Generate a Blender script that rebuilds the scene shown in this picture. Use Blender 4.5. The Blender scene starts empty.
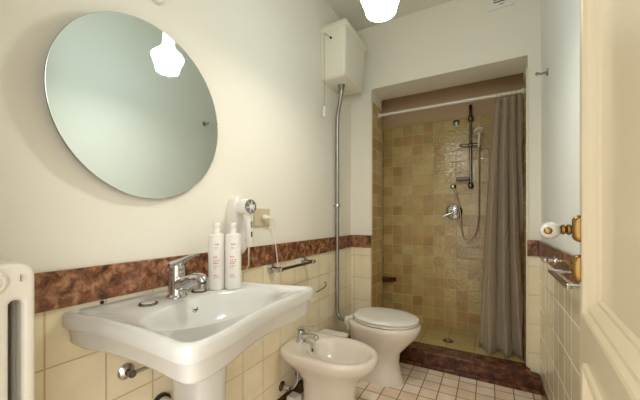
import bpy, math, random
from mathutils import Vector, Matrix
random.seed(7)
S = bpy.context.scene
COL = S.collection
PI = math.pi

# ------------------------------------------------------------------ camera, world, exposure
HT = 1.113
cam_d = bpy.data.cameras.new('camera')
cam = bpy.data.objects.new('camera', cam_d); COL.objects.link(cam)
cam.location = (0, 0, HT)
cam.rotation_euler = (PI/2, 0, math.atan((489-320)/300.7))
cam_d.sensor_width = 36.0
cam_d.lens = 300.7/640*36
cam_d.shift_y = 18/640
cam_d.clip_start = 0.02
S.camera = cam

W = bpy.data.worlds.new('world'); S.world = W
W.use_nodes = True
bg = W.node_tree.nodes['Background']
bg.inputs[0].default_value = (1.0, 0.99, 0.97, 1)
bg.inputs[1].default_value = 1.1
S.view_settings.view_transform = 'Standard'
S.view_settings.look = 'None'
S.view_settings.gamma = 1
S.view_settings.exposure = 1.1
S.view_settings.use_curve_mapping = False

def area(name, loc, rot, sx, sy, power, col):
    l = bpy.data.lights.new(name, 'AREA'); l.shape = 'RECTANGLE'
    l.size = sx; l.size_y = sy; l.energy = power; l.color = col
    o = bpy.data.objects.new(name, l); COL.objects.link(o)
    o.location = loc; o.rotation_euler = rot
    return o
# added fill light, no source seen; shines in through the doorway behind the camera
hl = area('hallway_fill', (1.5, -1.5, 1.5), (0, 0, 0), 1.6, 2.0, 11.0, (1.0, 0.98, 0.95))
hl.rotation_euler = (Vector((-.6, .7, .9))-hl.location).to_track_quat('-Z', 'Y').to_euler()

# ------------------------------------------------------------------ materials
def srgb(r, g, b):
    f = lambda c: c/12.92 if c <= .04045 else ((c+.055)/1.055)**2.4
    return (f(r/255), f(g/255), f(b/255), 1)

class NT:
    def __init__(s, m): s.t = m.node_tree; s.n = s.t.nodes; s.l = s.t.links
    def new(s, typ, **kw):
        n = s.n.new(typ)
        for k, v in kw.items(): setattr(n, k, v)
        return n
    def link(s, a, b): s.l.new(a, b)

def new_mat(name):
    m = bpy.data.materials.new(name); m.use_nodes = True
    return m, NT(m), m.node_tree.nodes['Principled BSDF']

def simple(name, col, rough=.5, metal=0, coat=0, var=.06, vscale=30, bump=0, bscale=200, trans=0):
    m, t, p = new_mat(name)
    tc = t.new('ShaderNodeTexCoord')
    nz = t.new('ShaderNodeTexNoise'); nz.inputs['Scale'].default_value = vscale; nz.inputs['Detail'].default_value = 4
    t.link(tc.outputs['Object'], nz.inputs['Vector'])
    mx = t.new('ShaderNodeMix', data_type='RGBA')
    mx.inputs[6].default_value = tuple(c*(1-var) for c in col[:3])+(1,)
    mx.inputs[7].default_value = tuple(min(1, c*(1+var)) for c in col[:3])+(1,)
    t.link(nz.outputs['Fac'], mx.inputs[0]); t.link(mx.outputs[2], p.inputs['Base Color'])
    p.inputs['Roughness'].default_value = rough
    p.inputs['Metallic'].default_value = metal
    p.inputs['Coat Weight'].default_value = coat
    p.inputs['Coat Roughness'].default_value = .05
    p.inputs['Transmission Weight'].default_value = trans
    if bump:
        n2 = t.new('ShaderNodeTexNoise'); n2.inputs['Scale'].default_value = bscale
        t.link(tc.outputs['Object'], n2.inputs['Vector'])
        b = t.new('ShaderNodeBump'); b.inputs['Strength'].default_value = bump; b.inputs['Distance'].default_value = .002
        t.link(n2.outputs['Fac'], b.inputs['Height']); t.link(b.outputs['Normal'], p.inputs['Normal'])
    return m

def tile(name, axes, w, h, off, c1, c2, grout, rough=.15, mort=.012, wob=0.0, nv=.1, bump=.6):
    """square tiles on the plane spanned by two world axes; off = position of one joint crossing"""
    m, t, p = new_mat(name)
    g = t.new('ShaderNodeNewGeometry'); sp = t.new('ShaderNodeSeparateXYZ')
    t.link(g.outputs['Position'], sp.inputs[0])
    cb = t.new('ShaderNodeCombineXYZ')
    for i, ax in enumerate(axes):
        a = t.new('ShaderNodeMath', operation='SUBTRACT'); a.inputs[1].default_value = off[i]-50*(w if i == 0 else h)
        t.link(sp.outputs['XYZ'.index(ax)], a.inputs[0]); t.link(a.outputs[0], cb.inputs[i])
    br = t.new('ShaderNodeTexBrick'); br.offset = 0; br.squash = 1
    br.inputs['Scale'].default_value = 1; br.inputs['Brick Width'].default_value = w; br.inputs['Row Height'].default_value = h
    br.inputs['Mortar Size'].default_value = mort*w; br.inputs['Mortar Smooth'].default_value = .3
    br.inputs['Color1'].default_value = c1; br.inputs['Color2'].default_value = c2; br.inputs['Mortar'].default_value = grout
    t.link(cb.outputs[0], br.inputs['Vector'])
    nz = t.new('ShaderNodeTexNoise'); nz.inputs['Scale'].default_value = 9; nz.inputs['Detail'].default_value = 5
    t.link(cb.outputs[0], nz.inputs['Vector'])
    mr = t.new('ShaderNodeMapRange'); mr.inputs['From Min'].default_value = .3; mr.inputs['From Max'].default_value = .7
    mr.inputs['To Min'].default_value = 1-nv; mr.inputs['To Max'].default_value = 1+nv
    t.link(nz.outputs['Fac'], mr.inputs['Value'])
    mx = t.new('ShaderNodeMix', data_type='RGBA', blend_type='MULTIPLY'); mx.inputs[0].default_value = 1
    t.link(br.outputs['Color'], mx.inputs[6]); t.link(mr.outputs[0], mx.inputs[7]); t.link(mx.outputs[2], p.inputs['Base Color'])
    rr = t.new('ShaderNodeMapRange'); rr.inputs['To Min'].default_value = rough; rr.inputs['To Max'].default_value = .8
    t.link(br.outputs['Fac'], rr.inputs['Value']); t.link(rr.outputs[0], p.inputs['Roughness'])
    b = t.new('ShaderNodeBump'); b.invert = True; b.inputs['Strength'].default_value = bump; b.inputs['Distance'].default_value = .003
    t.link(br.outputs['Fac'], b.inputs['Height'])
    if wob:
        n2 = t.new('ShaderNodeTexNoise'); n2.inputs['Scale'].default_value = 34; n2.inputs['Detail'].default_value = 2
        t.link(cb.outputs[0], n2.inputs['Vector'])
        b2 = t.new('ShaderNodeBump'); b2.inputs['Strength'].default_value = wob; b2.inputs['Distance'].default_value = .01
        t.link(n2.outputs['Fac'], b2.inputs['Height']); t.link(b.outputs['Normal'], b2.inputs['Normal'])
        t.link(b2.outputs['Normal'], p.inputs['Normal'])
    else:
        t.link(b.outputs['Normal'], p.inputs['Normal'])
    return m

def marble(name, dark, mid, light, rough=.25, scale=9):
    m, t, p = new_mat(name)
    g = t.new('ShaderNodeNewGeometry')
    n1 = t.new('ShaderNodeTexNoise'); n1.inputs['Scale'].default_value = scale; n1.inputs['Detail'].default_value = 9
    n1.inputs['Roughness'].default_value = .68; n1.inputs['Distortion'].default_value = .5
    t.link(g.outputs['Position'], n1.inputs['Vector'])
    r = t.new('ShaderNodeValToRGB'); e = r.color_ramp.elements
    e[0].position = .38; e[0].color = dark; e[1].position = .64; e[1].color = light
    x = e.new(.5); x.color = mid
    t.link(n1.outputs['Fac'], r.inputs[0])
    vo = t.new('ShaderNodeTexVoronoi', feature='DISTANCE_TO_EDGE'); vo.inputs['Scale'].default_value = scale*2.2
    ad = t.new('ShaderNodeMixRGB'); ad.inputs[0].default_value = .12
    t.link(g.outputs['Position'], ad.inputs[1]); t.link(n1.outputs['Color'], ad.inputs[2]); t.link(ad.outputs[0], vo.inputs['Vector'])
    mr = t.new('ShaderNodeMapRange'); mr.inputs['From Max'].default_value = .06; mr.inputs['To Min'].default_value = .35; mr.inputs['To Max'].default_value = 0
    t.link(vo.outputs['Distance'], mr.inputs['Value'])
    mx = t.new('ShaderNodeMix', data_type='RGBA'); t.link(mr.outputs[0], mx.inputs[0]); t.link(r.outputs[0], mx.inputs[6]); mx.inputs[7].default_value = light
    t.link(mx.outputs[2], p.inputs['Base Color']); p.inputs['Roughness'].default_value = rough
    return m

def glow(name, col, strength):
    m, t, p = new_mat(name)
    p.inputs['Base Color'].default_value = col; p.inputs['Emission Color'].default_value = col
    p.inputs['Emission Strength'].default_value = strength; p.inputs['Roughness'].default_value = .2
    return m

M = {}
M['plaster'] = simple('wall_plaster', srgb(236, 231, 216), .75, var=.025, vscale=2.2, bump=.25, bscale=60)
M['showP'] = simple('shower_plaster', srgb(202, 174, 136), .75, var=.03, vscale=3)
M['ceil'] = simple('ceiling_paint', srgb(226, 220, 202), .8, var=.02, vscale=2)
M['plasterLit'] = simple('daylit_right_plaster', srgb(243, 246, 243), .75, var=.025, vscale=2.2, bump=.25, bscale=60)  # same plaster as the other walls, daylight brightness put into the colour
CT1, CT2, CG = srgb(241, 230, 200), srgb(236, 222, 188), srgb(206, 184, 142)
M['tileL'] = tile('cream_tile_left', 'YZ', .150, .172, (.493, .704), CT1, CT2, CG, .12, .018, nv=.06)
M['tileF'] = tile('cream_tile_far', 'XZ', .150, .19, (-.866, .415), CT1, CT2, CG, .12, .018, nv=.05)
M['tileR'] = tile('cream_tile_right', 'YZ', .130, .172, (1.69, .705), CT1, CT2, srgb(252, 246, 228), .12, .03, nv=.05)
M['floor'] = tile('floor_tile', 'XY', .105, .103, (-.388, 2.256), srgb(250, 236, 216), srgb(238, 214, 186), srgb(158, 122, 92), .35, .036, nv=.12)
ST1, ST2, SG = srgb(204, 182, 122), srgb(180, 144, 88), srgb(206, 188, 138)
M['showB'] = tile('shower_tile_back', 'XZ', .098, .098, (-.95, 2.022), ST1, ST2, SG, .10, .026, wob=.42, nv=.13)
M['showS'] = tile('shower_tile_side', 'YZ', .15, .098, (2.70, 2.1), ST1, ST2, SG, .14, .02, wob=.3, nv=.1)
M['showF'] = tile('shower_floor_tile', 'XY', .2, .2, (-.3, 2.7), srgb(200, 180, 122), srgb(192, 170, 112), srgb(150, 126, 76), .3, .012, nv=.08)
M['marble'] = marble('red_marble', srgb(62, 32, 20), srgb(122, 75, 49), srgb(180, 134, 100), .22, 26)
M['marbleD'] = marble('dark_red_marble', srgb(46, 20, 12), srgb(88, 46, 28), srgb(132, 84, 54), .25, 18)
M['ceramic'] = simple('white_ceramic', srgb(216, 215, 210), .12, coat=.6, var=.012, vscale=6)
M['ceramicP'] = simple('warm_white_ceramic', srgb(232, 222, 208), .14, coat=.6, var=.012, vscale=6)
M['plastic'] = simple('white_plastic', srgb(236, 232, 224), .35, var=.015)
M['cistern'] = simple('cistern_plastic', srgb(226, 222, 204), .35, var=.015, vscale=8)
M['chrome'] = simple('chrome', srgb(205, 205, 205), .12, 1, var=.02)
M['steel'] = simple('dull_chrome', srgb(160, 158, 152), .3, 1, var=.06)
M['darksteel'] = simple('dark_chrome', srgb(122, 118, 110), .22, 1, var=.08)
M['black'] = simple('black_rubber', srgb(22, 20, 18), .5)
M['grille'] = simple('grey_grille', srgb(128, 124, 118), .4, var=.1)
M['brass'] = simple('aged_brass', srgb(150, 118, 68), .3, 1, var=.18, vscale=60)
M['door'] = simple('cream_gloss_paint', srgb(218, 204, 174), .32, coat=.25, var=.03, vscale=5)
M['radiator'] = simple('radiator_enamel', srgb(212, 206, 192), .4, coat=.15, var=.02, vscale=20, bump=.25, bscale=70)
M['beige'] = simple('beige_plate', srgb(206, 192, 160), .4, var=.02)
M['rod'] = simple('white_rod', srgb(222, 218, 206), .3, coat=.2)
M['red'] = simple('red_print', srgb(196, 92, 88), .6)
M['grout'] = simple('white_trim', srgb(228, 220, 196), .4)
M['mirrorback'] = simple('mirror_edge', srgb(70, 74, 70), .3, .6)
M['decal'] = simple('white_flower_glaze', srgb(238, 230, 210), .25)
M['soapdish'] = simple('tarnished_chrome', srgb(92, 86, 76), .4, .8, var=.1)
M['soap'] = simple('handset_cream', srgb(232, 222, 204), .3, coat=.3)
M['brasshose'] = simple('shower_hose_metal', srgb(176, 160, 132), .35, 1, var=.1, vscale=300)
# mirror glass
m, t, p = new_mat('mirror_glass')
p.inputs['Base Color'].default_value = (.83, .90, .86, 1); p.inputs['Metallic'].default_value = 1; p.inputs['Roughness'].default_value = .02
M['mirror'] = m
# curtain cloth
m, t, p = new_mat('curtain_cloth')
tc = t.new('ShaderNodeTexCoord'); wv = t.new('ShaderNodeTexNoise'); wv.inputs['Scale'].default_value = 260
t.link(tc.outputs['Object'], wv.inputs['Vector'])
mx = t.new('ShaderNodeMix', data_type='RGBA'); mx.inputs[6].default_value = srgb(158, 140, 114); mx.inputs[7].default_value = srgb(174, 156, 128)
t.link(wv.outputs['Fac'], mx.inputs[0]); t.link(mx.outputs[2], p.inputs['Base Color'])
p.inputs['Roughness'].default_value = .7; p.inputs['Sheen Weight'].default_value = .3
M['curtain'] = m
# lamp
M['shade'] = glow('opal_shade', (.80, .95, 1.0, 1), 10.0)
M['neck'] = glow('blue_glass_neck', (.66, .92, 1.0, 1), .75)
M['bulb'] = glow('lamp_opening', (1.0, .95, .86, 1), 90.0)

# ------------------------------------------------------------------ mesh helpers
def cat_rom(pts, n, closed=False):
    out = []; P = [Vector(p) for p in pts]; N = len(P)
    rng = N if closed else N-1
    for i in range(rng):
        if closed: a, b, c, d = P[(i-1) % N], P[i], P[(i+1) % N], P[(i+2) % N]
        else: a, b, c, d = P[max(i-1, 0)], P[i], P[i+1], P[min(i+2, N-1)]
        for k in range(n):
            u = k/n
            out.append(.5*((2*b)+(c-a)*u+(2*a-5*b+4*c-d)*u*u+(3*b-a-3*c+d)*u**3))
    if not closed: out.append(P[-1].copy())
    return out

class MB:
    def __init__(s): s.v = []; s.f = []
    def add(s, vs, fs):
        b = len(s.v); s.v += [Vector(v) for v in vs]; s.f += [[b+i for i in f] for f in fs]; return s
    def box(s, x0, x1, y0, y1, z0, z1, mtx=None):
        vs = [Vector((x, y, z)) for z in (z0, z1) for y in (y0, y1) for x in (x0, x1)]
        if mtx: vs = [mtx @ v for v in vs]
        return s.add(vs, [(0, 2, 3, 1), (4, 5, 7, 6), (0, 1, 5, 4), (2, 6, 7, 3), (0, 4, 6, 2), (1, 3, 7, 5)])
    def loft(s, rings, cap0=True, cap1=True):
        n = len(rings[0]); vs = [v for r in rings for v in r]; fs = []
        for i in range(len(rings)-1):
            for k in range(n):
                a = i*n+k; b = i*n+(k+1) % n
                fs.append((a, b, b+n, a+n))
        if cap0: fs.append(tuple(range(n-1, -1, -1)))
        if cap1: fs.append(tuple(range((len(rings)-1)*n, len(rings)*n)))
        return s.add(vs, fs)
    def lathe(s, prof, o=(0, 0, 0), axis=(0, 0, 1), n=32, caps=True, mod=None):
        ax = Vector(axis).normalized(); q = Vector((0, 0, 1)).rotation_difference(ax); o = Vector(o); rings = []
        for r, z in prof:
            rings.append([o + q @ Vector((max(r, 1e-5)*(mod(k, z) if mod else 1)*math.cos(2*PI*k/n), max(r, 1e-5)*(mod(k, z) if mod else 1)*math.sin(2*PI*k/n), z)) for k in range(n)])
        return s.loft(rings, caps, caps)
    def tube(s, pts, r, n=12, caps=True):
        P = [Vector(p) for p in pts]; rings = []
        rad = r if isinstance(r, (list, tuple)) else [r]*len(P)
        prev = None
        for i, p in enumerate(P):
            d = (P[min(i+1, len(P)-1)]-P[max(i-1, 0)]).normalized()
            if prev is None:
                u = d.orthogonal().normalized()
            else:
                u = (prev-d*prev.dot(d)).normalized()
            prev = u; w = d.cross(u)
            rings.append([p+(u*math.cos(2*PI*k/n)+w*math.sin(2*PI*k/n))*rad[i] for k in range(n)])
        return s.loft(rings, caps, caps)
    def ball(s, c, rx, ry, rz, n=20, m=12):
        rings = []
        for i in range(m+1):
            a = -PI/2+PI*i/m; ca = max(math.cos(a), 1e-4)
            rings.append([Vector((c[0]+rx*ca*math.cos(2*PI*k/n), c[1]+ry*ca*math.sin(2*PI*k/n), c[2]+rz*math.sin(a))) for k in range(n)])
        return s.loft(rings)
    def prism(s, poly, fn, d0, d1):
        """polygon of 2-D points, fn(a, b, d) -> world"""
        n = len(poly)
        vs = [Vector(fn(a, b, d0)) for a, b in poly]+[Vector(fn(a, b, d1)) for a, b in poly]
        fs = [tuple(range(n)), tuple(range(2*n-1, n-1, -1))]+[(i, i+n, (i+1) % n+n, (i+1) % n) for i in range(n)]
        return s.add(vs, fs)
    def build(s, name, mat, parent=None, bevel=0, seg=3, ang=35, weld=False, origin=None, smooth=True):
        me = bpy.data.meshes.new(name); o = bpy.data.objects.new(name, me); COL.objects.link(o)
        if parent is not None:
            root = parent
            while root.parent: root = root.parent
            org = root.location.copy(); o.parent = parent
        else:
            if origin is None:
                xs = [v.x for v in s.v]; ys = [v.y for v in s.v]; zs = [v.z for v in s.v]
                org = Vector(((min(xs)+max(xs))/2, (min(ys)+max(ys))/2, min(zs)))
            else: org = Vector(origin)
            o.location = org
        me.from_pydata([v-org for v in s.v], [], s.f)
        import bmesh
        bm = bmesh.new(); bm.from_mesh(me)
        if weld: bmesh.ops.remove_doubles(bm, verts=bm.verts, dist=1e-5)
        bmesh.ops.recalc_face_normals(bm, faces=bm.faces); bm.to_mesh(me); bm.free()
        me.materials.append(M[mat])
        if smooth:
            for pl in me.polygons: pl.use_smooth = True
            me.set_sharp_from_angle(angle=math.radians(ang))
        if bevel:
            b = o.modifiers.new('bevel', 'BEVEL'); b.width = bevel; b.segments = seg; b.limit_method = 'ANGLE'; b.angle_limit = math.radians(30)
            b.harden_normals = False
        return o

def thing(name, label, cat, loc=(0, 0, 0), group=None):
    o = bpy.data.objects.new(name, None); COL.objects.link(o); o.location = loc; o.empty_display_size = .05
    o['label'] = label; o['category'] = cat
    if group: o['group'] = group
    return o
def tag(o, label, cat, group=None):
    o['label'] = label; o['category'] = cat
    if group: o['group'] = group
    return o
def struct(o): o['kind'] = 'structure'; return o
def copy_tree(o, parent=None):
    c = o.copy(); COL.objects.link(c)
    if parent: c.parent = parent
    for ch in list(o.children): copy_tree(ch, c)
    return c

def egg(cx, cy, lf, lb, w, z, n=64, pf=1.0, pb=1.0):
    """oval in plan: front (+x) reach lf, back reach lb, half width w; exponents < 1 make it squarer"""
    out = []
    for k in range(n):
        a = 2*PI*k/n; c, s_ = math.cos(a), math.sin(a)
        e = pf if c > 0 else pb
        out.append(Vector((cx+(lf if c > 0 else lb)*math.copysign(abs(c)**e, c), cy+w*math.copysign(abs(s_)**e, s_), z)))
    return out

# ------------------------------------------------------------------ the room
XL, XR, YF, ZC = -1.05, .296, 2.42, 2.725
struct(MB().box(-1.25, .70, -1.2, 2.60, -.1, 0).build('floor', 'floor', smooth=False))
struct(MB().box(-1.25, .70, .0, 2.75, ZC, ZC+.1).build('ceiling', 'ceil', smooth=False))
struct(MB().box(-1.20, XL, -.05, 2.70, 0, ZC).build('wall_left', 'plaster', smooth=False))
struct(MB().box(XR, XR+.15, -.05, 2.70, 0, ZC).build('wall_right', 'plasterLit', smooth=False))
OL, OR_, OT = -.866, .225, 2.197
wf = MB().box(XL, OL, YF, 2.70, 0, ZC).box(OR_, XR, YF, 2.70, 0, ZC).box(OL, OR_, YF, 2.70, OT, ZC)
struct(wf.build('wall_far', 'plaster', smooth=False))
wb = MB().box(XL, -.62, -.05, .10, 0, ZC).box(.15, XR, -.05, .10, 0, ZC).box(-.62, .15, -.05, .10, 2.06, ZC)
struct(wb.build('wall_back', 'plaster', smooth=False))
# shower recess beyond the far wall
SB = 3.03
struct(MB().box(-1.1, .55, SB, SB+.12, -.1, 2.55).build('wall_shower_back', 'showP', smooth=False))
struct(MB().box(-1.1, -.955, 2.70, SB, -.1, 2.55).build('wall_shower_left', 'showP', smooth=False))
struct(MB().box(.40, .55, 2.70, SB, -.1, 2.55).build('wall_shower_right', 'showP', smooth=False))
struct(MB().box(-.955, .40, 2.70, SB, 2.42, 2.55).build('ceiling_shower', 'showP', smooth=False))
sf = MB().box(-.955, .40, 2.70, SB, 0, .09).box(OL, OR_, 2.47, 2.70, .0, .09)
struct(sf.build('floor_shower', 'showF', smooth=False))
struct(MB().box(-.955, .40, SB-.006, SB, .09, 2.022).build('wall_shower_back_tile', 'showB', smooth=False))
struct(MB().box(-.955, -.949, 2.70, SB-.006, .09, 2.022).build('wall_shower_left_tile', 'showS', smooth=False))
struct(MB().box(.394, .40, 2.70, SB-.006, .09, 2.022).build('wall_shower_right_tile', 'showS', smooth=False))
struct(MB().box(OL, OL+.006, 2.428, 2.70, .09, 2.10).build('wall_jamb_left_tile', 'showS', smooth=False))
struct(MB().box(OR_-.006, OR_, 2.428, 2.70, .09, 2.10).build('wall_jamb_right_tile', 'showS', smooth=False))
# white edging strips at the opening
struct(MB().box(OL-.002, OL+.010, 2.412, 2.430, .968, 2.105).build('trim_1', 'grout', bevel=.002))
struct(MB().box(OR_-.010, OR_+.002, 2.412, 2.430, .13, 2.105).build('trim_2', 'grout', bevel=.002))
# tiled wainscot
BT, BB = .967, .862
struct(MB().box(XL, XL+.005, .10, YF, .085, BB).build('wall_left_tile', 'tileL', smooth=False))
struct(MB().box(XL+.005, OL, YF-.005, YF, .085, BB).build('wall_far_tile', 'tileF', smooth=False))
struct(MB().box(OR_, XR-.005, YF-.005, YF, .119, BB).build('wall_far_tile_right', 'tileF', smooth=False))
struct(MB().box(XR-.005, XR, .10, YF, .085, BB).build('wall_right_tile', 'tileR', smooth=False))
# marble dado band
struct(MB().box(XL, XL+.016, .10, YF, BB, BT).build('trim_3', 'marble', bevel=.003))
struct(MB().box(XL+.016, OL+.004, YF-.016, YF, BB, BT).build('trim_4', 'marble', bevel=.004))
struct(MB().box(OR_-.004, XR-.016, YF-.016, YF, BB, BT).build('trim_5', 'marble', bevel=.003))
struct(MB().box(XR-.016, XR, .10, YF, BB, BT).build('trim_6', 'marble', bevel=.003))
# marble base
struct(MB().box(XL, XL+.012, .10, 2.34, 0, .085).build('baseboard_left', 'marbleD', bevel=.002))
struct(MB().box(XR-.012, XR, .10, 2.33, 0, .088).build('baseboard_right', 'marbleD', bevel=.002))
# shower step: block, nosing slab, skirting
st = MB().box(XL+.013, XR-.013, 2.345, YF-.006, 0, .100).box(OL+.001, OR_-.001, YF-.006, 2.47, 0, .100)
struct(st.build('trim_7', 'marbleD', bevel=.002))
sl = MB().box(XL+.013, OR_+.012, 2.328, YF-.006, .100, .124).box(OL+.007, OR_-.007, YF-.006, 2.478, .100, .124)
struct(sl.build('trim_8', 'marbleD', bevel=.006))
struct(MB().box(XL+.013, XR-.013, 2.322, 2.345, 0, .030).build('trim_9', 'marbleD', bevel=.003))

# ------------------------------------------------------------------ door (open, beside the camera)
th = math.radians(4.7)
DE = Vector((.156, .768, 0)); dv = Vector((-math.sin(th), -math.cos(th), 0)); dn = Vector((-math.cos(th), math.sin(th), 0))
def dp(s, n, z): return DE+dv*s+dn*n+Vector((0, 0, z))
d = MB()
def dbox(s0, s1, n0, n1, z0, z1):
    vs = [dp(s, n, z) for z in (z0, z1) for n in (n0, n1) for s in (s0, s1)]
    d.add(vs, [(0, 2, 3, 1), (4, 5, 7, 6), (0, 1, 5, 4), (2, 6, 7, 3), (0, 4, 6, 2), (1, 3, 7, 5)])
DW = .665; TK = .036; SW = .078
panels = [(SW, DW-SW, .936, 1.95), (SW, DW-SW, .20, .858)]
dbox(0, SW, -TK, 0, .012, 2.05); dbox(DW-SW, DW, -TK, 0, .012, 2.05)
dbox(SW, DW-SW, -TK, 0, .012, .20); dbox(SW, DW-SW, -TK, 0, .858, .936); dbox(SW, DW-SW, -TK, 0, 1.95, 2.05)
prof = [(0, 0), (.001, .007), (.008, .010), (.015, .008), (.020, .001), (.024, .001), (.032, .003), (.040, -.003), (.046, -.010), (.052, -.011), (.057, -.016)]
prof = [(i*.78, n*.78) for i, n in prof]
for s0, s1, z0, z1 in panels:
    rings = [[dp(s0+i, n, z0+i), dp(s1-i, n, z0+i), dp(s1-i, n, z1-i), dp(s0+i, n, z1-i)] for i, n in prof]
    d.loft(rings, False, True)
    dbox(s0, s1, -TK+.006, -.018, z0, z1)
door = struct(d.build('door_1', 'door', origin=DE, ang=20, bevel=0))
# escutcheon plates: tall rounded brass plates on the face, knob on a turned stem
def plate(zc_):
    b = MB(); rings = []
    for n_, k in ((0, 1), (.004, 1), (.009, .86), (.011, .70)):
        rr = []
        for i in range(40):
            a = 2*PI*i/40
            cs, sn = math.cos(a), math.sin(a)
            rr.append(dp(.0235+.0135*k*math.copysign(abs(cs)**.7, cs), n_*1.25, zc_+.026*k*math.copysign(abs(sn)**.55, sn)))
        rings.append(rr)
    return b.loft(rings)
kz = 1.0905
hd = plate(kz+.0022).build('knob_plate', 'brass', door)
sm_prof = [(.013, .008), (.014, .014), (.009, .017), (.009, .019), (.0135, .022), (.0135, .027), (.008, .030), (.0125, .033), (.0125, .038), (.0075, .041), (.011, .044), (.010, .050), (.007, .054)]
sm_prof = [(r*.78, z*.78) for r, z in sm_prof]
MB().lathe(sm_prof, dp(.0235, 0, kz), dn, 24).build('knob_stem', 'brass', hd)
kc = dp(.0235, .047, kz-.0015); ka = (dv+dn*.15).normalized()
kn = MB().lathe([(.0, -.014), (.009, -.013), (.0145, -.008), (.017, .002), (.017, .014), (.0155, .028), (.012, .038), (.0065, .043), (0, .044)], kc, ka, 32).build('knob', 'ceramic', hd); kn['label'] = 'white ceramic grip'
MB().lathe([(.007, .042), (.0065, .046), (.004, .049), (0, .050)], kc, ka, 20).build('knob_button', 'brass', hd)
kp = plate(1.017).build('keyhole_plate', 'brass', door)
MB().lathe([(.008, .010), (.009, .014), (.006, .017), (0, .018)], dp(.0235, 0, 1.017), dn, 16).build('keyhole_cover', 'brass', kp)

# ------------------------------------------------------------------ radiator on the back wall, end section towards the doorway
R0 = (-.72, .168, 0)
rad = thing('radiator', 'tall cream cast iron column radiator at the left edge, beside the basin', 'radiator', (-.86, .168, 0))
def arc(cx, cz, r, a0, a1, n=8): return [(cx+r*math.cos(a0+(a1-a0)*i/n), cz+r*math.sin(a0+(a1-a0)*i/n)) for i in range(n+1)]
def section(x1):
    b = MB(); hw = .056; top = 1.034; bot = .10; zt = .961; zb = .19; cw = .013; sr = .0084
    fn = lambda a, bb, dd: (dd, .168+a, bb)
    x0 = x1-.040
    sc = .0295
    pt = arc(hw-.026, top-.026, .026, 0, PI/2, 6)+arc(-hw+.026, top-.026, .026, PI/2, PI, 6)
    pt += [(-hw, zt)]+[(-sc-sr*math.cos(u*PI/10), zt+.9*sr*math.sin(u*PI/10)+.0) for u in range(0, 11)]
    pt += [(sc-sr*math.cos(u*PI/10), zt+.9*sr*math.sin(u*PI/10)) for u in range(0, 11)]+[(hw, zt)]
    b.prism(pt, fn, x0, x1)
    pb = [(a, bot+top-z if z > zt else zb+(zt-z)) for a, z in pt]
    pb = [(a, zb-(z-zt)*(1.0)) if z >= zt else (a, zb) for a, z in pt]
    pb = [(a, max(zb-(z-zt), .11)) for a, z in pt]
    b.prism(pb, fn, x0, x1)
    for a0, a1 in ((-hw, -sc-sr), (-sc+sr, sc-sr), (sc+sr, hw)):
        b.box(x0, x1, .168+a0, .168+a1, zb, zt)
    return b
for k in range(7):
    sct = section(-.72-.046*k).build('section', 'radiator', rad, bevel=.007, seg=3, weld=True)
    if k == 0:
        MB().lathe([(.021, 0), (.021, .006), (.017, .009), (.013, .009), (.012, .006), (.007, .006), (.006, .012), (0, .013)], (-.721, .166, 1.004), (1, 0, 0), 32).build('end_plug', 'radiator', sct)
        e = MB()
        for j in range(3): e.box(-.7205, -.7185, .203, .212, 1.002+.004*j, 1.0042+.004*j)
        e.box(-.7205, -.7185, .203, .2048, 1.002, 1.0142)
        e.build('raised_mark', 'radiator', sct)
    if k in (1, 5):
        MB().lathe([(.012, 0), (.012, .11)], (-.74-.046*k, .168, 0), (0, 0, 1), 12).build('foot', 'radiator', rad)
MB().tube([(-1.0, .168, .15), (-1.035, .168, .15), (-1.035, .168, .0)], .011).build('supply_pipe', 'radiator', rad)
for k in (1, 5):
    MB().box(-.75-.046*k, -.735-.046*k, .10, .14, .90, .93).build('wall_bracket', 'radiator', rad)

# ------------------------------------------------------------------ round mirror
mc = Vector((XL+.032, .627, 1.479)); mr_ = .298
mn = Vector((1, math.tan(math.radians(2.8)), -math.tan(math.radians(1.8)))).normalized()
mir = thing('mirror', 'large round frameless mirror on the white left wall above the washbasin', 'mirror', (XL, mc.y, mc.z-mr_))
MB().lathe([(mr_, 0), (mr_, .0012), (mr_-.001, .0016)], mc, mn, 128).build('mirror_glass', 'mirror', mir, ang=20)
MB().lathe([(mr_, .0008), (mr_, .0048)], mc-mn*.005, mn, 128).build('backing_board', 'mirrorback', mir, ang=20)
MB().box(XL, XL+.017, mc.y-.12, mc.y+.12, mc.z-.06, mc.z-.03).build('hanger', 'mirrorback', mir)
MB().lathe([(.005, 0), (.005, .016), (.004, .018)], (XL, mc.y+mr_*.995, mc.z+.045), (1, 0, 0), 12).build('hook_reflection', 'steel', mir)  # added stub imitating the robe hook's reflection, not a part of the mirror

# ------------------------------------------------------------------ washbasin
BZ = .847
bc = Vector((-.775, .680, 0))
ctrl = [(-1.044, .395), (-1.044, .66), (-1.044, .93), (-1.036, .945), (-.95, .950), (-.80, .966), (-.68, .988), (-.606, 1.004), (-.584, .992), (-.583, .93), (-.582, .85), (-.578, .77),
        (-.567, .672), (-.550, .582), (-.538, .51), (-.534, .45), (-.541, .416), (-.566, .402), (-.60, .402), (-.72, .405), (-.85, .402), (-.93, .397), (-.99, .382), (-1.030, .376), (-1.042, .382)]
outl = cat_rom([(x, y, 0) for x, y in ctrl], 10, True)
def ray_r(th_):
    dx, dy = math.cos(th_), math.sin(th_); best = 9
    for i in range(len(outl)):
        a = outl[i]-bc; b = outl[(i+1) % len(outl)]-bc; e = b-a
        den = dx*e.y-dy*e.x
        if abs(den) < 1e-9: continue
        t_ = (a.x*e.y-a.y*e.x)/den; u = (a.x*dy-a.y*dx)/den
        if t_ > 0 and -1e-6 <= u <= 1.000001: best = min(best, t_)
    return best
NB = 160
TH = [2*PI*(k+.5)/NB for k in range(NB)]; RO = [ray_r(t_) for t_ in TH]
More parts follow.
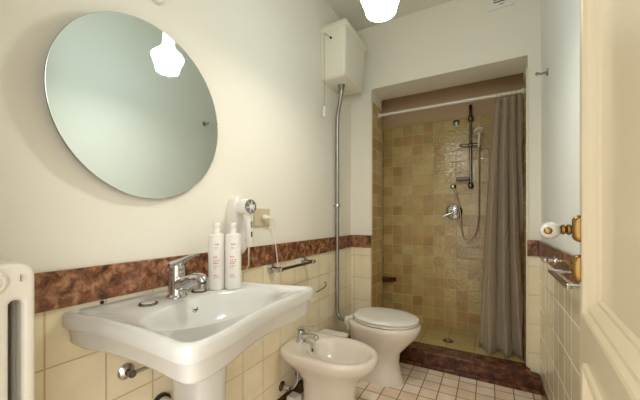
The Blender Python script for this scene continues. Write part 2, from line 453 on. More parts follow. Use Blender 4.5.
def inset_ring(i, z):   # keep the back of the basin against the wall
    out = []
    for t_, r in zip(TH, RO):
        p = bc+Vector((math.cos(t_), math.sin(t_), 0))*r
        q = bc+Vector((math.cos(t_), math.sin(t_), 0))*(r-i/max(.75, 1))
        q.x = max(q.x, XL+.0065) if p.x > -1.0 else p.x
        if p.x <= -1.0: q.y = min(max(p.y, .378+i), .943-i)
        out.append(Vector((q.x, q.y, z)))
    return out
def bowl(fx, fy, cx, z):
    # bowl opening: wide oval, flatter at the back
    out = []
    for t_ in TH:
        c, s_ = math.cos(t_), math.sin(t_)
        e = .92
        out.append(Vector((cx+fx*math.copysign(abs(c)**e, c)*(1 if c > 0 else .92), .672+fy*math.copysign(abs(s_)**e, s_), z)))
    return out
basin = thing('washbasin', 'white ceramic pedestal washbasin with wavy front rim under the round mirror', 'washbasin', (-.80, .66, 0))
rg = [egg(-.80, .66, .10, .10, .10, .69, NB), egg(-.78, .66, .19, .20, .21, .715, NB), inset_ring(.055, .742), inset_ring(.028, .750), inset_ring(.021, .760), inset_ring(.018, .800), inset_ring(.014, .8055),
      inset_ring(.001, .8075), inset_ring(0, .815), inset_ring(0, .836), inset_ring(.003, .843), inset_ring(.009, .847), inset_ring(.020, .847), inset_ring(.027, .844), inset_ring(.034, .8405),
      bowl(.142, .238, -.745, .8395), bowl(.137, .232, -.745, .837), bowl(.130, .222, -.746, .829), bowl(.120, .206, -.747, .808), bowl(.104, .176, -.750, .778), bowl(.075, .12, -.752, .750), bowl(.035, .05, -.755, .738), bowl(.022, .022, -.755, .735)]
# egg rings start at angle 0 and run the same way: sample them at TH
def egg_th(cx, lf, lb, w, z): return [Vector((cx+(lf if math.cos(t_) > 0 else lb)*math.cos(t_), .66+w*math.sin(t_), z)) for t_ in TH]
rg[0] = egg_th(-.80, .10, .10, .10, .690); rg[1] = egg_th(-.80, .12, .16, .15, .706)
bs = MB().loft(rg).build('basin', 'ceramic', basin, ang=50)
# pedestal
def ped(w, l, z, cx=-.845): return [Vector((cx+l*math.copysign(abs(math.cos(t_))**.75, math.cos(t_)), .682+w*math.copysign(abs(math.sin(t_))**.75, math.sin(t_)), z)) for t_ in [2*PI*k/48 for k in range(48)]]
MB().loft([ped(.10, .095, 0), ped(.10, .095, .02), ped(.085, .085, .06), ped(.072, .08, .20), ped(.070, .078, .45), ped(.074, .085, .62), ped(.080, .10, .73)]).build('pedestal', 'ceramic', basin, ang=50)
MB().lathe([(.012, 0), (.014, .002), (.012, .005), (.008, .0055), (.0075, .001)], (-.8625, .672, .808), (.85, 0, .5), 24).build('overflow_ring', 'chrome', basin)
MB().lathe([(0, .0045), (.0085, .0045)], (-.8625, .672, .808), (.85, 0, .5), 24, caps=False).build('overflow_hole', 'black', basin)
MB().lathe([(.024, 0), (.025, .003), (.018, .005), (.012, .003), (0, .003)], (-.755, .66, .734), (0, 0, 1), 32).build('drain', 'chrome', basin)
for y_ in (.562, .754):
    h = MB().lathe([(.0275, 0), (.028, .003), (.026, .006), (.020, .0065)], (-.938, y_, .840), (0, 0, 1), 32).build('tap_hole_cap', 'darksteel', basin)
    MB().lathe([(.021, .006), (.019, .0075), (0, .008)], (-.938, y_, .840), (0, 0, 1), 32).build('cap_disc', 'ceramic', h)

# ------------------------------------------------------------------ basin mixer tap
tp = thing('basin_faucet', 'chrome single lever mixer tap on the back deck of the washbasin', 'faucet', (-.945, .667, .8405))
fx, fy, fz = -.945, .667, .8405
MB().lathe([(.030, 0), (.030, .004), (.026, .008), (.0235, .012), (.023, .065), (.024, .078), (.021, .086), (.010, .090)], (fx, fy, fz), (0, 0, 1), 32).build('body', 'chrome', tp)
sp_ = cat_rom([(fx+.010, fy, fz+.038), (fx+.045, fy, fz+.050), (fx+.085, fy, fz+.064), (fx+.108, fy, fz+.066), (fx+.118, fy, fz+.055)], 5)
MB().tube(sp_, [.021]*6+[.019]*5+[.017]*5+[.0155]*(len(sp_)-16), 16).build('spout', 'chrome', tp)
MB().lathe([(.0125, 0), (.0125, .014), (.010, .015)], (fx+.116, fy, fz+.041), (0, 0, 1), 20).build('aerator', 'steel', tp)
lv = MB()
lr = []
for u, (dx, dz, w, h) in enumerate([(-.026, .086, .016, .008), (-.012, .100, .022, .013), (.010, .106, .022, .012), (.035, .117, .016, .009), (.062, .129, .012, .006), (.084, .136, .011, .005), (.094, .137, .008, .004)]):
    lr.append([Vector((fx+dx, fy+w*math.cos(2*PI*k/16), fz+dz+h*math.sin(2*PI*k/16))) for k in range(16)])
lv.loft(lr).lathe([(.023, .082), (.0235, .092), (.020, .102), (.008, .108)], (fx, fy, fz), (0, 0, 1), 28).build('lever', 'chrome', tp)

for ch in tp.children: ch.scale = (1.14, 1.14, 1.1)
# ------------------------------------------------------------------ soap bottles
def bottle(x, y, label):
    z = .8405
    b = thing('pump_bottle', label, 'bottle', (x, y, z), 'white pump bottles on the basin')
    MB().lathe([(.027, 0), (.0294, .002), (.0303, .006), (.0303, .200), (.0294, .207), (.025, .211), (.014, .213), (.012, .215)], (x, y, z), (0, 0, 1), 48).build('body', 'plastic', b)
    MB().lathe([(.0125, .214), (.0130, .216), (.0130, .228), (.0118, .230)], (x, y, z), (0, 0, 1), 28).build('collar', 'plastic', b)
    pm = MB().lathe([(.0105, .229), (.0105, .233), (.0115, .236), (.0135, .240), (.0138, .248), (.0125, .253), (.006, .255)], (x, y, z), (0, 0, 1), 28)
    pm.box(-.0005, .021, -.0045, .0045, 0.242, 0.250, Matrix.Translation((x, y, z)) @ Matrix.Rotation(math.radians(139), 4, 'Z'))
    pm.build('pump_head', 'plastic', b)
    lab = MB(); a0 = math.atan2(-y, -x)
    rnd = random.Random(3)
    def bar(a, w, zz, h):
        n = max(2, int(w/.0025)); R = .03045
        for side in [0]:
            vs = []
            for i in range(n+1):
                aa = a+(w*i/n)/R
                for zq in (zz, zz+h): vs.append((x+R*math.cos(aa), y+R*math.sin(aa), z+zq))
            lab.add(vs, [(2*i, 2*i+2, 2*i+3, 2*i+1) for i in range(n)])
    def row(zz, h, widths, gap=.0013, start=-.0105):
        s = start
        for w in widths:
            bar(a0+s/.0272, w, zz, h); s += w+gap
    def flush(nm):
        nonlocal lab
        lab.build(nm, 'red', b)['label'] = 'small pale red lettering'
        lab = MB()
    row(.169, .007, [.0022, .0022, .0022, .0022], .0014, -.006)
    row(.160, .0022, [.003, .004, .003], .001, -.007); row(.155, .0016, [.005, .004], .001, -.006)
    flush('logo_print')
    row(.123, .0042, [.004, .003, .0035], .001)
    row(.113, .0026, [.004, .0055, .003, .004]); row(.106, .0026, [.003, .004, .004, .0045]); row(.099, .0042, [.0045, .003, .005])
    row(.090, .0026, [.003, .006, .005]); row(.083, .0022, [.004, .005])
    flush('name_print')
    row(.054, .0036, [.0035, .004, .003]); row(.047, .0022, [.003, .003, .005, .004])
    flush('volume_print')
    return b
bottle(-.915, .815, 'white cylindrical pump bottle on the basin, the one nearer the tap')
bottle(-.868, .855, 'white cylindrical pump bottle on the basin, in front of the hair dryer')

# ------------------------------------------------------------------ hair dryer and holder
ho = thing('hair_dryer_holder', 'white rounded wall holder behind the hair dryer', 'holder', (XL, 1.035, .99))
hb = []
def sq(cy, cz, w, h, x, e=.55, n=48):
    return [Vector((x, cy+w*math.copysign(abs(math.cos(2*PI*k/n))**e, math.cos(2*PI*k/n)), cz+h*math.copysign(abs(math.sin(2*PI*k/n))**e, math.sin(2*PI*k/n)))) for k in range(n)]
hb = [sq(1.040, 1.080, .048, .135, XL), sq(1.038, 1.080, .048, .135, XL+.040), sq(1.038, 1.082, .042, .128, XL+.050), sq(1.038, 1.085, .030, .112, XL+.055)]
MB().loft(hb).build('shell', 'plastic', ho, ang=40)
dr = thing('hair_dryer', 'white hair dryer hanging in its wall holder, grille facing out', 'hair dryer', (-.95, 1.035, 1.02))
ax = Vector((1, -.12, .06)).normalized()
MB().lathe([(.025, .003), (.032, .007), (.0355, .018), (.0355, .052), (.033, .066), (.031, .068)], (-.990, 1.020, 1.160), ax, 36).build('barrel', 'plastic', dr)
g = MB().lathe([(.031, .066), (.0315, .071), (.027, .072), (.026, .068), (0, .068)], (-.990, 1.020, 1.160), ax, 36).build('grille', 'grille', dr)
gb = MB()
gp = Vector((-.990, 1.020, 1.160))+ax*.071
for k in range(3):
    aa = PI*k/3+.3
    gb.tube([gp+Vector((0, math.cos(aa), math.sin(aa)))*.027, gp-Vector((0, math.cos(aa), math.sin(aa)))*.027], .0022, 8)
gb.lathe([(.010, -.001), (.010, .002), (0, .003)], gp, ax, 20)
gb.build('grille_bars', 'plastic', g)
hp = cat_rom([(-.952, 1.022, 1.140), (-.948, 1.023, 1.10), (-.945, 1.026, 1.05), (-.945, 1.028, 1.00), (-.946, 1.028, .985)], 5)
hdl = MB().tube(hp, [.019]*5+[.018]*5+[.017]*5+[.015]*5+[.008], 18).build('handle', 'plastic', dr)
MB().box(-.930, -.9255, 1.021, 1.029, 1.070, 1.098).build('switch', 'grille', hdl, bevel=.001)
MB().box(-.9305, -.926, 1.022, 1.029, 1.028, 1.052).build('button', 'black', hdl, bevel=.001)
cp = cat_rom([(-.946, 1.028, .988), (-.952, 1.032, .95), (-.970, 1.052, .905), (-.990, 1.060, .872), (-1.008, 1.058, .855), (-1.022, 1.075, .838), (-1.03, 1.09, .80), (-1.035, 1.15, .745), (-1.037, 1.22, .735), (-1.035, 1.30, .75), (-1.030, 1.338, .80), (-1.028, 1.345, .86), (-1.028, 1.335, .93), (-1.026, 1.315, 1.02), (-1.018, 1.305, 1.085), (-1.010, 1.290, 1.110)], 7)
MB().tube(cp, .0032, 8).build('cord', 'plastic', dr)
MB().lathe([(.014, 0), (.0155, .004), (.0145, .014), (.010, .020), (.009, .030)], (XL+.0115, 1.235, 1.117), (1, .25, 0), 20).tube([(XL+.034, 1.243, 1.117), (XL+.040, 1.262, 1.116), (XL+.041, 1.290, 1.111)], [.009, .007, .004], 12).build('plug', 'plastic', dr)
# power outlet
po = thing('power_outlet', 'beige rectangular power outlet on the wall right of the hair dryer', 'outlet', (XL, 1.242, 1.069))
MB().box(XL, XL+.009, 1.172, 1.296, 1.069, 1.163).build('plate', 'beige', po, bevel=.003)
MB().box(XL+.008, XL+.0105, 1.202, 1.268, 1.092, 1.140).build('socket_insert', 'beige', po, bevel=.001)

# ------------------------------------------------------------------ towel rail, left wall
tr = thing('towel_rail', 'chrome towel rail on the cream tiles beyond the washbasin', 'towel rail', (XL, 1.49, .80))
for y_ in (1.306, 1.640):
    pst = MB().lathe([(.031, 0), (.031, .006), (.025, .011), (.013, .014), (.011, .055), (.014, .062), (.014, .078), (.010, .082)], (XL+.005, y_, .836), (1, 0, 0), 28).build('post', 'chrome', tr)
MB().tube([(XL+.070, 1.280, .834), (XL+.070, 1.665, .834)], .0085, 16).build('bar', 'darksteel', tr)
for y_ in (1.280, 1.655): MB().lathe([(.0115, 0), (.0115, .018), (.008, .020)], (XL+.070, y_-.002, .834), (0, 1, 0), 18).build('end_cap', 'chrome', tr)
# thin wire paper holder
tag(MB().tube(cat_rom([(XL+.005, 1.925, .645), (XL+.014, 1.925, .644), (XL+.020, 1.922, .628), (XL+.020, 1.90, .616), (XL+.020, 1.84, .610), (XL+.020, 1.785, .604)], 5), .0035, 8).build('wire_hook', 'darksteel'), 'thin dark wire hook on the cream tiles above the bidet', 'hook')
tag(MB().lathe([(.006, 0), (.005, .004), (0, .005)], (XL+.005, .481, .852), (1, 0, 0), 12).build('wall_screw', 'black'), 'small dark screw in the tile just under the marble band, above the basin', 'screw')
tag(MB().lathe([(.024, 0), (.024, .014), (.020, .020), (0, .022)], (XL, .655, 1.908), (1, 0, 0), 28).build('wall_sensor', 'plastic'), 'small round white cap on the wall above the mirror', 'cap')
# flower decals on a tile
for i, (yy, zz, r) in enumerate([(1.160, .446, .017), (1.198, .460, .020), (1.236, .474, .016)]):
    f = MB()
    for k in range(5):
        a = 2*PI*k/5+.4*i
        f.ball((XL+.0055, yy+.62*r*math.cos(a), zz+.62*r*math.sin(a)), .004, r*.42, r*.42, 10, 6)
    fo = f.build('flower_relief', 'decal', bpy.data.objects['wall_left_tile'])

# ------------------------------------------------------------------ plumbing under the basin
v1 = thing('supply_valve', 'chrome supply valve with round flange on the tiles under the basin', 'valve', (XL, .550, .60))
MB().lathe([(.027, 0), (.026, .004), (.019, .010), (.011, .014), (.011, .03)], (XL+.005, .551, .608), (1, 0, 0), 28).build('flange', 'chrome', v1)
MB().lathe([(.011, .016), (.012, .026), (.012, .042), (.009, .046)], (XL+.005, .551, .608), (1, 0, 0), 16).build('valve_body', 'darksteel', v1)
MB().tube(cat_rom([(XL+.038, .554, .608), (XL+.05, .60, .612), (XL+.062, .64, .622), (XL+.066, .655, .65), (XL+.066, .66, .69)], 5), .006, 10).build('supply_pipe', 'steel', v1)
w1 = thing('waste_pipe', 'white waste pipe with black rubber ring at the wall behind the pedestal', 'waste pipe', (XL, .668, .43))
MB().lathe([(.034, 0), (.034, .012), (.026, .014)], (XL+.005, .672, .440), (1, 0, 0), 28).build('rubber_ring', 'black', w1)
MB().tube([(XL+.012, .672, .440), (XL+.115, .668, .440)], .024, 20).build('pipe', 'plastic', w1)

# ------------------------------------------------------------------ bidet
bd = thing('bidet', 'white ceramic bidet standing between the washbasin and the toilet', 'bidet', (-.78, 1.50, 0))
N = 72
def bring(cx, lf, lb, w, z, pf=1, pb=.7): return egg(cx, 1.50, lf, lb, w, z, N, pf, pb)
br_ = [bring(-.77, .165, .17, .105, 0, .9), bring(-.77, .165, .17, .105, .015, .9), bring(-.77, .150, .165, .095, .05, .9), bring(-.77, .140, .165, .088, .14), bring(-.77, .150, .170, .098, .21), bring(-.765, .185, .22, .130, .27, 1, .6), bring(-.755, .225, .265, .165, .315, 1, .5),
       bring(-.75, .240, .285, .180, .340, 1, .45), bring(-.75, .247, .291, .186, .360, 1, .45), bring(-.75, .246, .291, .186, .374, 1, .45), bring(-.75, .240, .288, .181, .382, 1, .45), bring(-.748, .230, .280, .172, .384, 1, .5),
       bring(-.725, .190, .190, .146, .383, 1, .85), bring(-.725, .182, .182, .138, .378, 1, .85), bring(-.725, .174, .175, .130, .355, 1, .85), bring(-.725, .152, .155, .108, .31, 1, .9), bring(-.725, .10, .10, .07, .275, 1, .95), bring(-.725, .03, .03, .025, .265)]
MB().loft(br_).build('bowl', 'ceramicP', bd, ang=60)
MB().lathe([(.011, 0), (.012, .002), (.008, .003), (.007, 0)], (-.8955, 1.50, .345), (1, 0, .15), 20).build('overflow_ring', 'steel', bd)
MB().lathe([(0, .0035), (.0085, .0035)], (-.8955, 1.50, .345), (1, 0, .15), 20, caps=False).build('overflow_hole', 'black', bd)
bf = thing('bidet_faucet', 'small chrome mixer tap on the back of the bidet', 'faucet', (-.972, 1.50, .383))
q = (-.972, 1.50, .383)
MB().lathe([(.025, 0), (.024, .005), (.019, .009), (.018, .035), (.0195, .046), (.015, .054)], q, (0, 0, 1), 26).build('body', 'chrome', bf)
MB().tube(cat_rom([(q[0], q[1], q[2]+.026), (q[0]+.045, q[1], q[2]+.034), (q[0]+.085, q[1], q[2]+.034)], 5), .0125, 14).ball((q[0]+.088, q[1], q[2]+.031), .013, .013, .013, 14, 8).build('spout', 'chrome', bf)
ll = [[Vector((q[0]+dx, q[1]+w*math.cos(2*PI*k/14), q[2]+dz+h*math.sin(2*PI*k/14))) for k in range(14)] for dx, dz, w, h in [(-.020, .056, .010, .006), (0, .062, .018, .009), (.025, .070, .012, .006), (.06, .080, .008, .004), (.068, .081, .005, .003)]]
MB().loft(ll).build('lever', 'chrome', bf)
for ch in bf.children: ch.scale = (1.18, 1.25, 1.25)
for nm, y_, z_, lab in (('a', 1.407, .142, 'chrome stop valve with flexible hose low on the tiles, nearer the basin'), ('b', 1.575, .150, 'chrome stop valve low on the tiles behind the bidet')):
    v = thing('stop_valve', lab, 'valve', (XL, y_, z_-.03), 'stop valves feeding the bidet')
    MB().lathe([(.028, 0), (.027, .004), (.018, .010), (.011, .013), (.011, .03)], (XL+.005, y_, z_), (1, 0, 0), 24).build('flange', 'darksteel', v)
    MB().lathe([(.013, .02), (.014, .024), (.014, .050), (.009, .054)], (XL+.005, y_, z_), (1, 0, 0), 16).build('valve_body', 'chrome', v)
    MB().tube(cat_rom([(XL+.045, y_, z_), (XL+.060, y_+.03*(1 if nm == 'a' else -1), z_-.014), (XL+.075, y_+.06*(1 if nm == 'a' else -1), z_+.02), (XL+.06, y_+.078*(1 if nm == 'a' else -1), z_+.07)], 5), .0065, 10).build('hose', 'steel', v)

# ------------------------------------------------------------------ small white bin between bidet and toilet
wbn = thing('pedal_bin', 'low white plastic bin against the wall between bidet and toilet', 'bin', (-.93, 1.80, 0))
MB().box(-1.030, -.842, 1.765, 1.893, 0, .300).build('body', 'plastic', wbn, bevel=.012)
MB().box(-1.036, -.836, 1.760, 1.898, .301, .322).build('lid', 'plastic', wbn, bevel=.008)

tag(MB().box(-1.015, -.945, 1.405, 1.475, 0, .092).build('storage_box', 'plastic', bevel=.010), 'small white plastic box on the floor under the back of the bidet', 'box')
# ------------------------------------------------------------------ toilet
TY = 2.045
tl = thing('toilet', 'white ceramic toilet with closed lid next to the shower step', 'toilet', (-.70, TY, 0))
def tring(cx, lf, lb, w, z, pf=1, pb=.75): return egg(cx, TY, lf, lb, w, z, N, pf, pb)
tr_ = [tring(-.69, .186, .20, .115, 0, .85), tring(-.69, .186, .20, .115, .012, .85), tring(-.69, .172, .195, .104, .05, .9), tring(-.69, .156, .19, .096, .13), tring(-.685, .160, .19, .105, .20), tring(-.66, .190, .215, .135, .26), tring(-.63, .215, .245, .162, .32),
       tring(-.62, .226, .262, .176, .365), tring(-.62, .229, .268, .179, .388), tring(-.62, .224, .266, .175, .397), tring(-.62, .20, .24, .155, .399), tring(-.61, .15, .17, .11, .396), tring(-.61, .13, .15, .10, .33), tring(-.61, .08, .09, .06, .27), tring(-.61, .03, .03, .03, .255)]
MB().loft(tr_).build('bowl', 'ceramicP', tl, ang=60)
MB().box(-.900, -.82, TY-.075, TY+.075, .300, .392).build('rear_ledge', 'ceramicP', tl, bevel=.02, seg=4)
def soft(cx, lf, lb, w, z0, z1, pf=1, pb=.85, e=.006):
    return [tring(cx, lf-e, lb-e, w-e, z0, pf, pb), tring(cx, lf, lb, w, z0+e*.7, pf, pb), tring(cx, lf, lb, w, z1-e*.8, pf, pb), tring(cx, lf-e, lb-e, w-e, z1, pf, pb)]
MB().loft(soft(-.625, .217, .215, .174, .402, .417)).build('seat', 'plastic', tl, ang=50)
ld = soft(-.625, .220, .220, .177, .421, .438)+[tring(-.625, .16, .16, .125, .442), tring(-.625, .06, .06, .05, .444)]
MB().loft(ld).build('lid', 'plastic', tl, ang=50)
for s_ in (-1, 1):
    MB().lathe([(.013, 0), (.013, .03)], (-.848, TY+s_*.075-.015, .416), (0, 1, 0), 16).build('hinge', 'plastic', tl)
MB().lathe([(.034, 0), (.036, .01), (.036, .035), (.030, .04)], (-.925, TY, .352), (1, 0, 0), 24).build('inlet_collar', 'plastic', tl)

# ------------------------------------------------------------------ high cistern, flush pipe, pull cord
CY0, CY1 = 1.872, 2.255
ct = thing('cistern', 'white high level toilet cistern up in the corner of the wall', 'cistern', (XL, 2.06, 2.08))
def crect(x1, y0, y1, z, r=.018, n=6):
    pts = [(XL+.002, y0)] ; out = []
    cs = [(x1-r, y0+r, -PI/2), (x1-r, y1-r, 0)]
    out.append(Vector((XL+.002, y0, z)))
    for cx, cy, a in cs:
        for i in range(n+1): out.append(Vector((cx+r*math.cos(a+PI/2*i/n), cy+r*math.sin(a+PI/2*i/n), z)))
    out.append(Vector((XL+.002, y1, z)))
    return out
MB().loft([crect(XL+.160, CY0+.035, CY1-.035, 2.100), crect(XL+.178, CY0+.018, CY1-.018, 2.108), crect(XL+.186, CY0+.010, CY1-.010, 2.125), crect(XL+.198, CY0, CY1, 2.432)]).build('tank', 'cistern', ct, ang=40)
MB().loft([crect(XL+.203, CY0-.006, CY1+.004, 2.432), crect(XL+.213, CY0-.014, CY1+.014, 2.440), crect(XL+.213, CY0-.014, CY1+.014, 2.459), crect(XL+.203, CY0-.004, CY1+.004, 2.474)]).build('lid', 'cistern', ct, ang=40)
MB().lathe([(.008, 0), (.008, .006), (.004, .010)], (XL+.085, CY0+.002, 2.375), (0, -1, 0), 16).build('lever_pivot', 'black', ct)
MB().tube([(XL+.085, CY0-.010, 2.375), (XL+.050, CY0-.022, 2.402), (XL+.045, CY0-.023, 2.402)], .003, 8).build('flush_lever', 'steel', ct)
pc = MB().tube([(XL+.045, CY0-.023, 2.402), (XL+.045, CY0-.023, 1.885)], .0014, 6).build('pull_cord', 'grille', ct)
MB().lathe([(.004, 0), (.008, -.008), (.010, -.058), (.011, -.072), (.005, -.076)], (XL+.045, CY0-.023, 1.895), (0, 0, 1), 16).build('pull_handle', 'plastic', pc)
fp = thing('flush_pipe', 'long chrome flush pipe running down the wall from cistern to toilet', 'pipe', (XL+.03, 2.10, .35))
pth = cat_rom([(XL+.095, 2.025, 2.095), (XL+.094, 2.026, 2.05), (XL+.070, 2.045, 1.97), (XL+.045, 2.066, 1.90), (XL+.035, 2.076, 1.83)], 6)+[Vector((XL+.034, 2.078, 1.5)), Vector((XL+.034, 2.078, .9)), Vector((XL+.034, 2.078, .46))]
pth += cat_rom([(XL+.034, 2.078, .44), (XL+.038, 2.076, .39), (XL+.055, 2.066, .362), (XL+.085, 2.052, .353), (XL+.128, 2.046, .352)], 5)
MB().tube(pth, .0145, 18).build('pipe', 'steel', fp)
MB().lathe([(.026, 0), (.026, -.012), (.021, -.016), (.021, -.035), (.017, -.04)], (XL+.095, 2.025, 2.099), (0, 0, 1), 24).build('coupling_nut', 'steel', fp)
cl = MB().lathe([(.018, 0), (.020, .003), (.020, .022), (.018, .025)], (XL+.034, 2.078, 1.195), (0, 0, 1), 20).build('pipe_clamp', 'chrome', fp)
MB().tube([(XL, 2.078, 1.207), (XL+.02, 2.078, 1.207)], .006, 10).build('clamp_stem', 'chrome', cl)

# ------------------------------------------------------------------ pendant lamp
LX, LY = -.381, 1.18
lp = thing('pendant_lamp', 'glowing white glass pendant lamp hanging from the ceiling', 'lamp', (LX, LY, 1.92))
rib = lambda k, z: 1+.012*(1 if k % 2 else -1)
K = lambda pr: [(r*.9, 1.945+(z-1.925)*.9) for r, z in pr]
Z0 = 1.943
MB().lathe([(.056, Z0+.001), (.059, Z0), (.065, Z0+.025), (.075, Z0+.052), (.083, Z0+.072), (.0865, Z0+.084), (.085, Z0+.094), (.074, Z0+.108), (.056, Z0+.123), (.042, Z0+.138)], (LX, LY, 0), (0, 0, 1), 72, caps=False, mod=rib).build('lamp_shade', 'shade', lp, ang=60)
MB().lathe([(.042, Z0+.138), (.035, Z0+.158), (.032, Z0+.20), (.032, Z0+.29), (.031, Z0+.33)], (LX, LY, 0), (0, 0, 1), 72, caps=False, mod=rib).build('shade_neck', 'neck', lp, ang=60)['label'] = 'pale blue glass neck'
MB().lathe([(.0, Z0+.006), (.0555, Z0+.006), (.0555, Z0+.011), (.0, Z0+.011)], (LX, LY, 0), (0, 0, 1), 48, caps=False).build('bulb', 'bulb', lp)
MB().lathe(K([(.031, 2.285), (.034, 2.29), (.034, 2.32), (.012, 2.335)]), (LX, LY, 0), (0, 0, 1), 32).build('lamp_cap', 'chrome', lp)
MB().tube([(LX, LY, 2.31), (LX, LY, ZC-.02)], .004, 8).build('cord', 'plastic', lp)
MB().lathe([(.012, -.03), (.045, -.018), (.048, 0)], (LX, LY, ZC), (0, 0, 1), 32).build('ceiling_rose', 'plastic', lp)

# ------------------------------------------------------------------ vent grille over the shower
vg = thing('vent_grille', 'white vent grille high on the wall above the shower opening', 'vent', (.07, YF, 2.559))
MB().box(-.012, .152, YF-.012, YF, 2.559, 2.572).box(-.012, .152, YF-.012, YF, 2.672, 2.682).box(-.012, .028, YF-.012, YF, 2.572, 2.672).box(.117, .152, YF-.012, YF, 2.572, 2.672).box(.028, .117, YF-.012, YF, 2.572, 2.600).build('frame', 'plastic', vg)
MB().box(.028, .117, YF-.003, YF, 2.600, 2.672).build('dark_opening', 'black', vg)
for k in range(3): MB().box(.028, .117, YF-.010, YF-.004, 2.612+.02*k, 2.620+.02*k).build('slat', 'plastic', vg)
MB().box(.06, .09, YF-.0125, YF-.0118, 2.582, 2.586).build('slot', 'black', vg)

# ------------------------------------------------------------------ shower fittings
rod = thing('curtain_rod', 'white curtain rod across the shower opening', 'curtain rod', (-.32, 2.6, 2.01))
MB().tube([(OL+.006, 2.60, 2.028), (OR_-.006, 2.60, 2.028)], .012, 18).build('rod', 'rod', rod)
for x_, a in ((OL+.006, 1), (OR_-.006, -1)): MB().lathe([(.020, 0), (.020, .012), (.014, .016)], (x_, 2.6, 2.028), (a, 0, 0), 20).build('end_cap', 'rod', rod)
cu = thing('shower_curtain', 'taupe cloth shower curtain drawn to the right of the opening', 'curtain', (.09, 2.6, .10))
NS, NTt = 150, 40
ph = 2*PI*4.0
vs = []; fs = []
for j in range(NTt+1):
    t_ = j/NTt; z = 2.000-t_*(2.000-.102)
    xl = .036-.104*(t_**.8); xr = .208
    am = .026+.026*min(1, t_*2.2)
    for i in range(NS+1):
        s_ = i/NS
        w_ = s_+.018*math.sin(7*s_+1.5*t_)
        pz = ph*w_*(1-.36*t_)
        y = 2.600+am*math.sin(pz+.5)+.004*math.sin(ph*2*w_+2*t_)*t_
        x = xl+(xr-xl)*s_+.007*math.cos(pz*2+.8)
        vs.append(Vector((x, y+.012*t_, z-.006*(1-t_)*(1-math.cos(ph*w_+.5-PI/2))*.5)))
for j in range(NTt):
    for i in range(NS):
        a = j*(NS+1)+i; fs.append((a, a+1, a+NS+2, a+NS+1))
c_ = MB().add(vs, fs).build('cloth', 'curtain', cu, ang=80)
so = c_.modifiers.new('thickness', 'SOLIDIFY'); so.thickness = .0025
for k in range(6):
    x_ = .045+.155*k/5
    MB().lathe([(.0165, -.0022), (.0188, 0), (.0165, .0022), (.0143, 0), (.0165, -.0022)], (x_, 2.6, 2.020), (1, .25, 0), 24, caps=False).build('ring', 'chrome', cu)

sh = thing('shower_rail', 'chrome shower riser rail with hand shower on the yellow tiled wall', 'shower', (-.14, SB, 1.38))
YB = SB-.006
RX = -.142; RY = SB-.055
MB().tube([(RX, RY, 1.395), (RX, RY, 2.115)], .0105, 16).build('rail', 'darksteel', sh)
MB().lathe([(.013, 0), (.014, .01), (.014, .10), (.010, .11)], (RX, RY, 2.005), (0, 0, 1), 18).build('rail_top', 'darksteel', sh)
for z_ in (1.995, 1.40):
    MB().lathe([(.026, 0), (.025, .006), (.014, .010), (.013, .05)], (RX, YB, z_), (0, -1, 0), 20).ball((RX, RY, z_), .024, .024, .030, 18, 10).build('bracket', 'darksteel', sh)
sld = MB().tube([(RX-.075, RY-.004, 1.762), (RX+.088, RY-.004, 1.756)], .012, 14).ball((RX, RY, 1.76), .024, .024, .026, 16, 10).ball((RX-.075, RY-.004, 1.762), .016, .016, .014, 14, 8).build('slider', 'darksteel', sh)
hsx = MB().tube([(RX+.066, RY-.02, 1.735), (RX+.068, RY-.045, 1.79), (RX+.070, RY-.075, 1.840)], [.009, .010, .012], 14)
hs = hsx.build('hand_shower', 'soap', sh)
MB().lathe([(.018, .014), (.038, .006), (.043, -.004), (.039, -.010), (0, -.012)], (RX+.066, RY-.095, 1.858), (-.25, .35, .9), 28).build('spray_head', 'soap', hs)
sd = MB().box(RX-.112, RX-.012, RY-.045, RY+.03, 1.447, 1.458).box(RX-.112, RX-.012, RY-.049, RY-.043, 1.447, 1.474).box(RX-.115, RX-.108, RY-.049, RY+.03, 1.447, 1.474)
sd.build('soap_dish', 'soapdish', sh, bevel=.003)
MB().lathe([(.026, 0), (.025, .006), (.016, .010), (.013, .026), (.016, .030), (.014, .045), (.009, .048)], (-.288, YB, 1.402), (0, -1, 0), 22).build('wall_outlet', 'chrome', sh)
hz = cat_rom([(-.286, SB-.046, 1.396), (-.272, SB-.05, 1.35), (-.243, SB-.05, 1.26), (-.226, SB-.048, 1.15), (-.216, SB-.046, 1.02), (-.19, SB-.046, .925), (-.135, SB-.046, .925), (-.095, SB-.046, 1.0), (-.078, SB-.046, 1.15), (-.076, SB-.05, 1.40), (-.076, SB-.06, 1.60), (RX+.066, RY-.02, 1.735)], 8)
MB().tube(hz, .0062, 10).build('hose', 'brasshose', sh)
mx_ = thing('shower_mixer', 'round chrome shower mixer with lever on the yellow tiles', 'mixer valve', (-.28, SB, 1.10))
mp = (-.280, YB, 1.168)
MB().lathe([(.072, 0), (.071, .005), (.062, .011), (.040, .014), (.034, .016)], mp, (0, -1, 0), 40).build('plate', 'chrome', mx_)
MB().lathe([(.034, .012), (.034, .040), (.030, .052), (.012, .056)], mp, (0, -1, 0), 28).build('hub', 'steel', mx_)
MB().tube([(mp[0], YB-.048, mp[2]), (mp[0]-.045, YB-.060, mp[2]-.022), (mp[0]-.092, YB-.066, mp[2]-.040)], [.014, .011, .008], 14).build('lever', 'chrome', mx_)
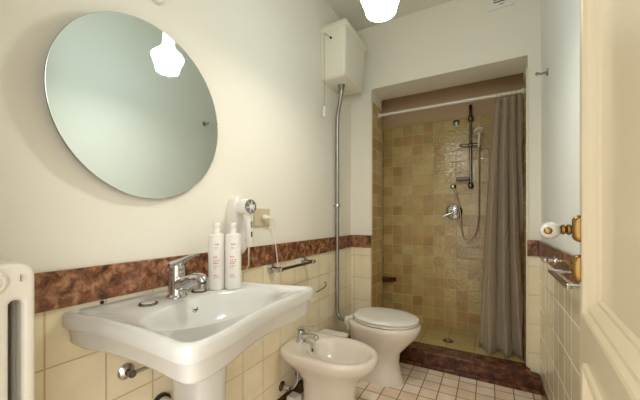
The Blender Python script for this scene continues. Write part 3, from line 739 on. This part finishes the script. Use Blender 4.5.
tag(MB().lathe([(.030, 0), (.029, .006), (.016, .012), (.012, .022), (0, .024)], (-.262, YB, 1.985), (0, -1, 0), 24).build('stop_cock', 'steel'), 'small round chrome knob high on the shower wall left of the rail', 'knob')
tag(MB().prism([(-.949, SB-.006), (-.815, SB-.006), (-.949, SB-.150)], lambda a, b, d_: (a, b, d_), .474, .514).build('corner_shelf', 'marbleD', bevel=.003), 'dark marble corner shelf low in the shower recess', 'shelf')
dg = thing('shower_drain', 'round chrome floor drain in the shower floor', 'drain', (-.296, 2.70, .09))
MB().lathe([(.042, 0), (.041, .004), (.030, .006), (.027, .004), (0, .004)], (-.296, 2.70, .09), (0, 0, 1), 32).build('rim', 'darksteel', dg)
MB().lathe([(.014, .004), (.014, .008), (0, .011)], (-.296, 2.70, .09), (0, 0, 1), 20).build('plug', 'chrome', dg)

# ------------------------------------------------------------------ right wall: hooks and rail
hk = thing('robe_hook', 'chrome robe hook high on the right wall by the corner', 'hook', (XR, 2.15, 1.93))
MB().lathe([(.022, 0), (.021, .005), (.012, .008)], (XR, 2.15, 1.953), (-1, 0, 0), 20).build('flange', 'steel', hk)
MB().tube([(XR-.005, 2.15, 1.953), (XR-.035, 2.15, 1.950), (XR-.05, 2.15, 1.953)], .006, 12).ball((XR-.052, 2.15, 1.954), .009, .010, .010, 14, 8).build('peg', 'steel', hk)
tb = thing('towel_bar', 'chrome towel bar on the tiled right wall below the door knob', 'towel rail', (XR, 1.45, .85))
for y_ in (1.60, 1.27):
    MB().lathe([(.026, 0), (.025, .005), (.012, .009), (.0085, .012), (.0085, .068)], (XR-.005, y_, .888), (-1, 0, 0), 22).build('post', 'chrome', tb)
MB().box(.222, .236, 1.255, 1.618, .878, .893).build('bar', 'chrome', tb, bevel=.003)
h2 = thing('wall_hook', 'small chrome hook on the right wall just under the marble band', 'hook', (XR, 1.83, .88))
MB().lathe([(.022, 0), (.021, .005), (.010, .008)], (XR-.016, 1.84, .905), (-1, 0, 0), 20).build('flange', 'chrome', h2)
MB().tube([(XR-.018, 1.84, .905), (XR-.050, 1.84, .905)], .0075, 12).ball((XR-.053, 1.84, .905), .013, .013, .013, 14, 8).build('peg', 'chrome', h2)
